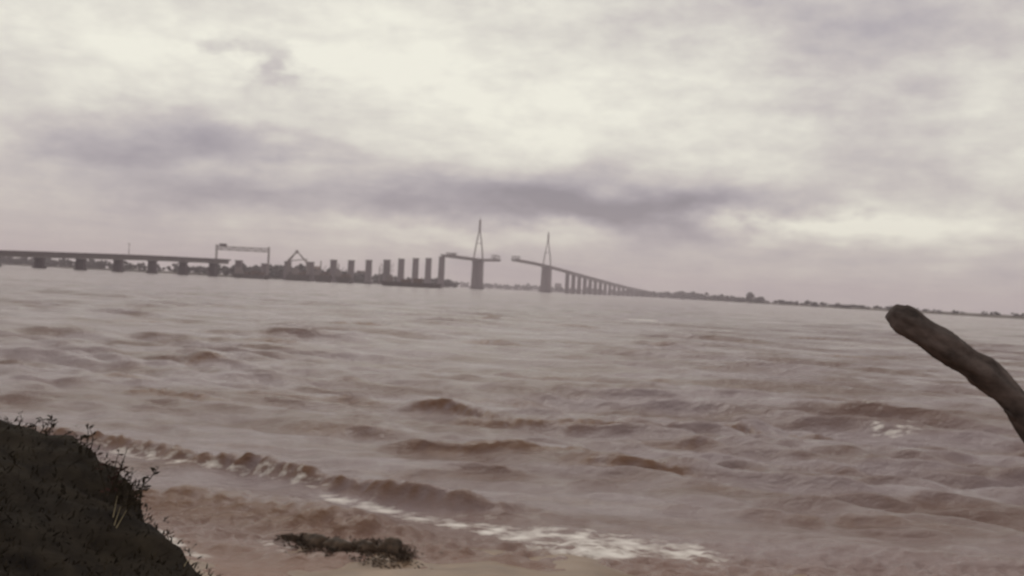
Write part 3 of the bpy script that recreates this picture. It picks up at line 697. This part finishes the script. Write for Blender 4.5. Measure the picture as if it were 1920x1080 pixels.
def crown_blobs(mb, c, rx, rz, n, r2, bl=None):
    for _ in range(n):
        th = r2.random() * 6.28; ph = math.acos(2 * r2.random() - 1); q = r2.random() ** .4
        p = Vector((c[0] + rx * q * math.sin(ph) * math.cos(th), c[1] + rx * q * math.sin(ph) * math.sin(th), c[2] + rz * q * math.cos(ph)))
        s = (bl or rx * .35) * (.6 + .8 * r2.random())
        vv = [p + Vector((math.cos(a) * s * (.7 + .6 * r2.random()), math.sin(a) * s * (.7 + .6 * r2.random()), (r2.random() - .5) * s * .6)) for a in (0, 1.57, 3.14, 4.71)]
        vv += [p + Vector((0, 0, s * .8)), p - Vector((0, 0, s * .7))]
        mb.add(vv, [(0, 1, 4), (1, 2, 4), (2, 3, 4), (3, 0, 4), (1, 0, 5), (2, 1, 5), (3, 2, 5), (0, 3, 5)])
r2 = random.Random(12)
def belt(pts, hfun, off0, name, label, dens):
    mb = MB()
    for (x, y) in pts:
        for _ in range(dens):
            d = Vector((x, y, 0)).normalized(); o = off0 + r2.random() * 50; jx = (r2.random() - .5) * 30
            h = hfun(960 + FPX * x / y) * (.55 + .6 * r2.random())
            if h <= .5: continue
            crown_blobs(mb, (x + d.x * o + jx * .8, y + d.y * o + jx * .4, 1.5 + h * .5), h * .8, h * .5, 7, r2)
    o = mb.build(name, M_LEAF); tag(o, label, 'trees', kind='stuff')
belt(left_pts, lambda px: float(np.interp(px, [200, 380, 430, 520, 640, 700, 760, 835, 850], [10, 10, 13, 16, 16, 13, 12, 11, 6])), 12, 'woods', 'dark tree belt along the low shore behind the bare piers', 9)
belt(right_pts, lambda px: float(np.interp(px, [760, 860, 900, 925, 960, 1010, 1040, 1300, 1380, 1440, 1640, 1800], [13, 14, 18, 18, 15, 20, 17, 15, 10, 6, 4.5, 3.5])), 15, 'woods', 'thin hazy tree line on the far shore under the right viaduct', 6)

def tree(px, top, Y, wpx, label, cone=False):
    base = (( px - 960) / FPX * Y, Y); zt = at_y(px, top, Y).z; h = zt - 2
    root = empty('tree', (base[0], base[1], 1.8)); w = wpx / FPX * Y / 2
    tr = MB(); tr.bar((0, 0, -1), (0, 0, h * .55), h * .07, h * .03)
    for _ in range(5):
        a = r2.random() * 6.28; tr.bar((0, 0, h * (.25 + .2 * r2.random())), (math.cos(a) * w * .6, math.sin(a) * w * .6, h * .6), h * .03, h * .012, 4)
    tr.build('trunk', M_BARK, root)
    c = MB(); crown_blobs(c, (0, 0, h * .58), w, h * .4, 70, r2, w * .24)
    if cone: crown_blobs(c, (0, 0, h * .8), w * .45, h * .22, 30, r2, w * .2)
    c.build('crown', M_LEAF, root)
    tag(root, label, 'tree', 'trees standing out on the right shore')
tree(1407, 548, 1900, 16, 'tallest pointed tree in the dark clump on the right shore', True)
tree(1388, 562, 1900, 16, 'low broad tree, left end of the dark clump on the right shore')
tree(1427, 556, 1850, 16, 'rounded tree, right end of the dark clump on the right shore')
tree(1465, 562, 1700, 13, 'small lone tree just right of the dark clump')
tree(1515, 563, 1550, 11, 'lone tree midway along the bare right shore', True)
tree(1528, 573, 1500, 16, 'low bush touching the lone tree midway along the shore')
tree(1586, 573, 1350, 22, 'wide low tree, rightmost before the driftwood log')
tree(918, 532, 3500, 14, 'hazy tree just right of the left pylon foot, on the far shore')

def house(px, top, Y, wpx, dep, label, roofh=.3, wall=None, cat='building'):
    h = at_y(px, top, Y).z - 1.5; w = wpx / FPX * Y
    r = empty('building', ((px - 960) / FPX * Y, Y, 1.5), R(12)); hw = h * (1 - roofh)
    wl = MB().box(0, 0, -1, hw, w, dep).build('wall', wall or M_DARKC, r)
    rf = MB(); rf.add([(-w / 2 - .3, -dep / 2 - .3, hw), (w / 2 + .3, -dep / 2 - .3, hw), (w / 2 + .3, dep / 2 + .3, hw), (-w / 2 - .3, dep / 2 + .3, hw), (-w / 2 - .3, 0, h), (w / 2 + .3, 0, h)], [(0, 1, 5, 4), (3, 4, 5, 2), (0, 4, 3), (1, 2, 5), (3, 2, 1, 0)])
    rf.build('roof', M_ROOF, r)
    n = max(2, int(w / 4))
    for i in range(n):
        MB().box(-w / 2 + (i + .5) * w / n, -dep / 2 - .02, hw * .35, hw * .65, w / n * .35, .1).build('window', M_DARK, r)
    tag(r, label, cat, None)
house(1046, 531, 3600, 11, 14, 'pale blocky building between the right pylon and its viaduct', .05, M_CONC)
house(1340, 560, 2500, 12, 12, 'low house where the viaduct deck meets the far shore', .35)
house(680, 508, 1520, 24, 14, 'long shed behind the sixth and seventh bare piers', .3)
house(526, 503, 1330, 22, 16, 'dark shed on the shore left of the floating crane', .25)
house(592, 499, 1360, 14, 14, 'tall dark shed on the shore beside the ninth pier', .2)

# ------------------------------------------------------------------ haze
hb = MB(); hb.box(0, 3950, -5, 135, 17000, 8400)
ho = hb.build('haze', None) if False else None
me = bpy.data.meshes.new('haze'); me.from_pydata(hb.v, [], hb.f); me.update()
HM = bpy.data.materials.new('thin_grey_haze'); HM.use_nodes = True; t = HM.node_tree; t.nodes.clear()
pv = t.nodes.new('ShaderNodeVolumePrincipled'); pv.inputs['Density'].default_value = 1.9e-4; pv.inputs['Color'].default_value = (.95, .87, .95, 1); pv.inputs['Anisotropy'].default_value = .2
ot = t.nodes.new('ShaderNodeOutputMaterial'); t.links.new(pv.outputs[0], ot.inputs['Volume'])
me.materials.append(HM); ho = bpy.data.objects.new('haze', me); COL.objects.link(ho); tag(ho, kind='stuff'); ho['label'] = 'thin pale grey haze over the whole estuary'; ho['category'] = 'haze'
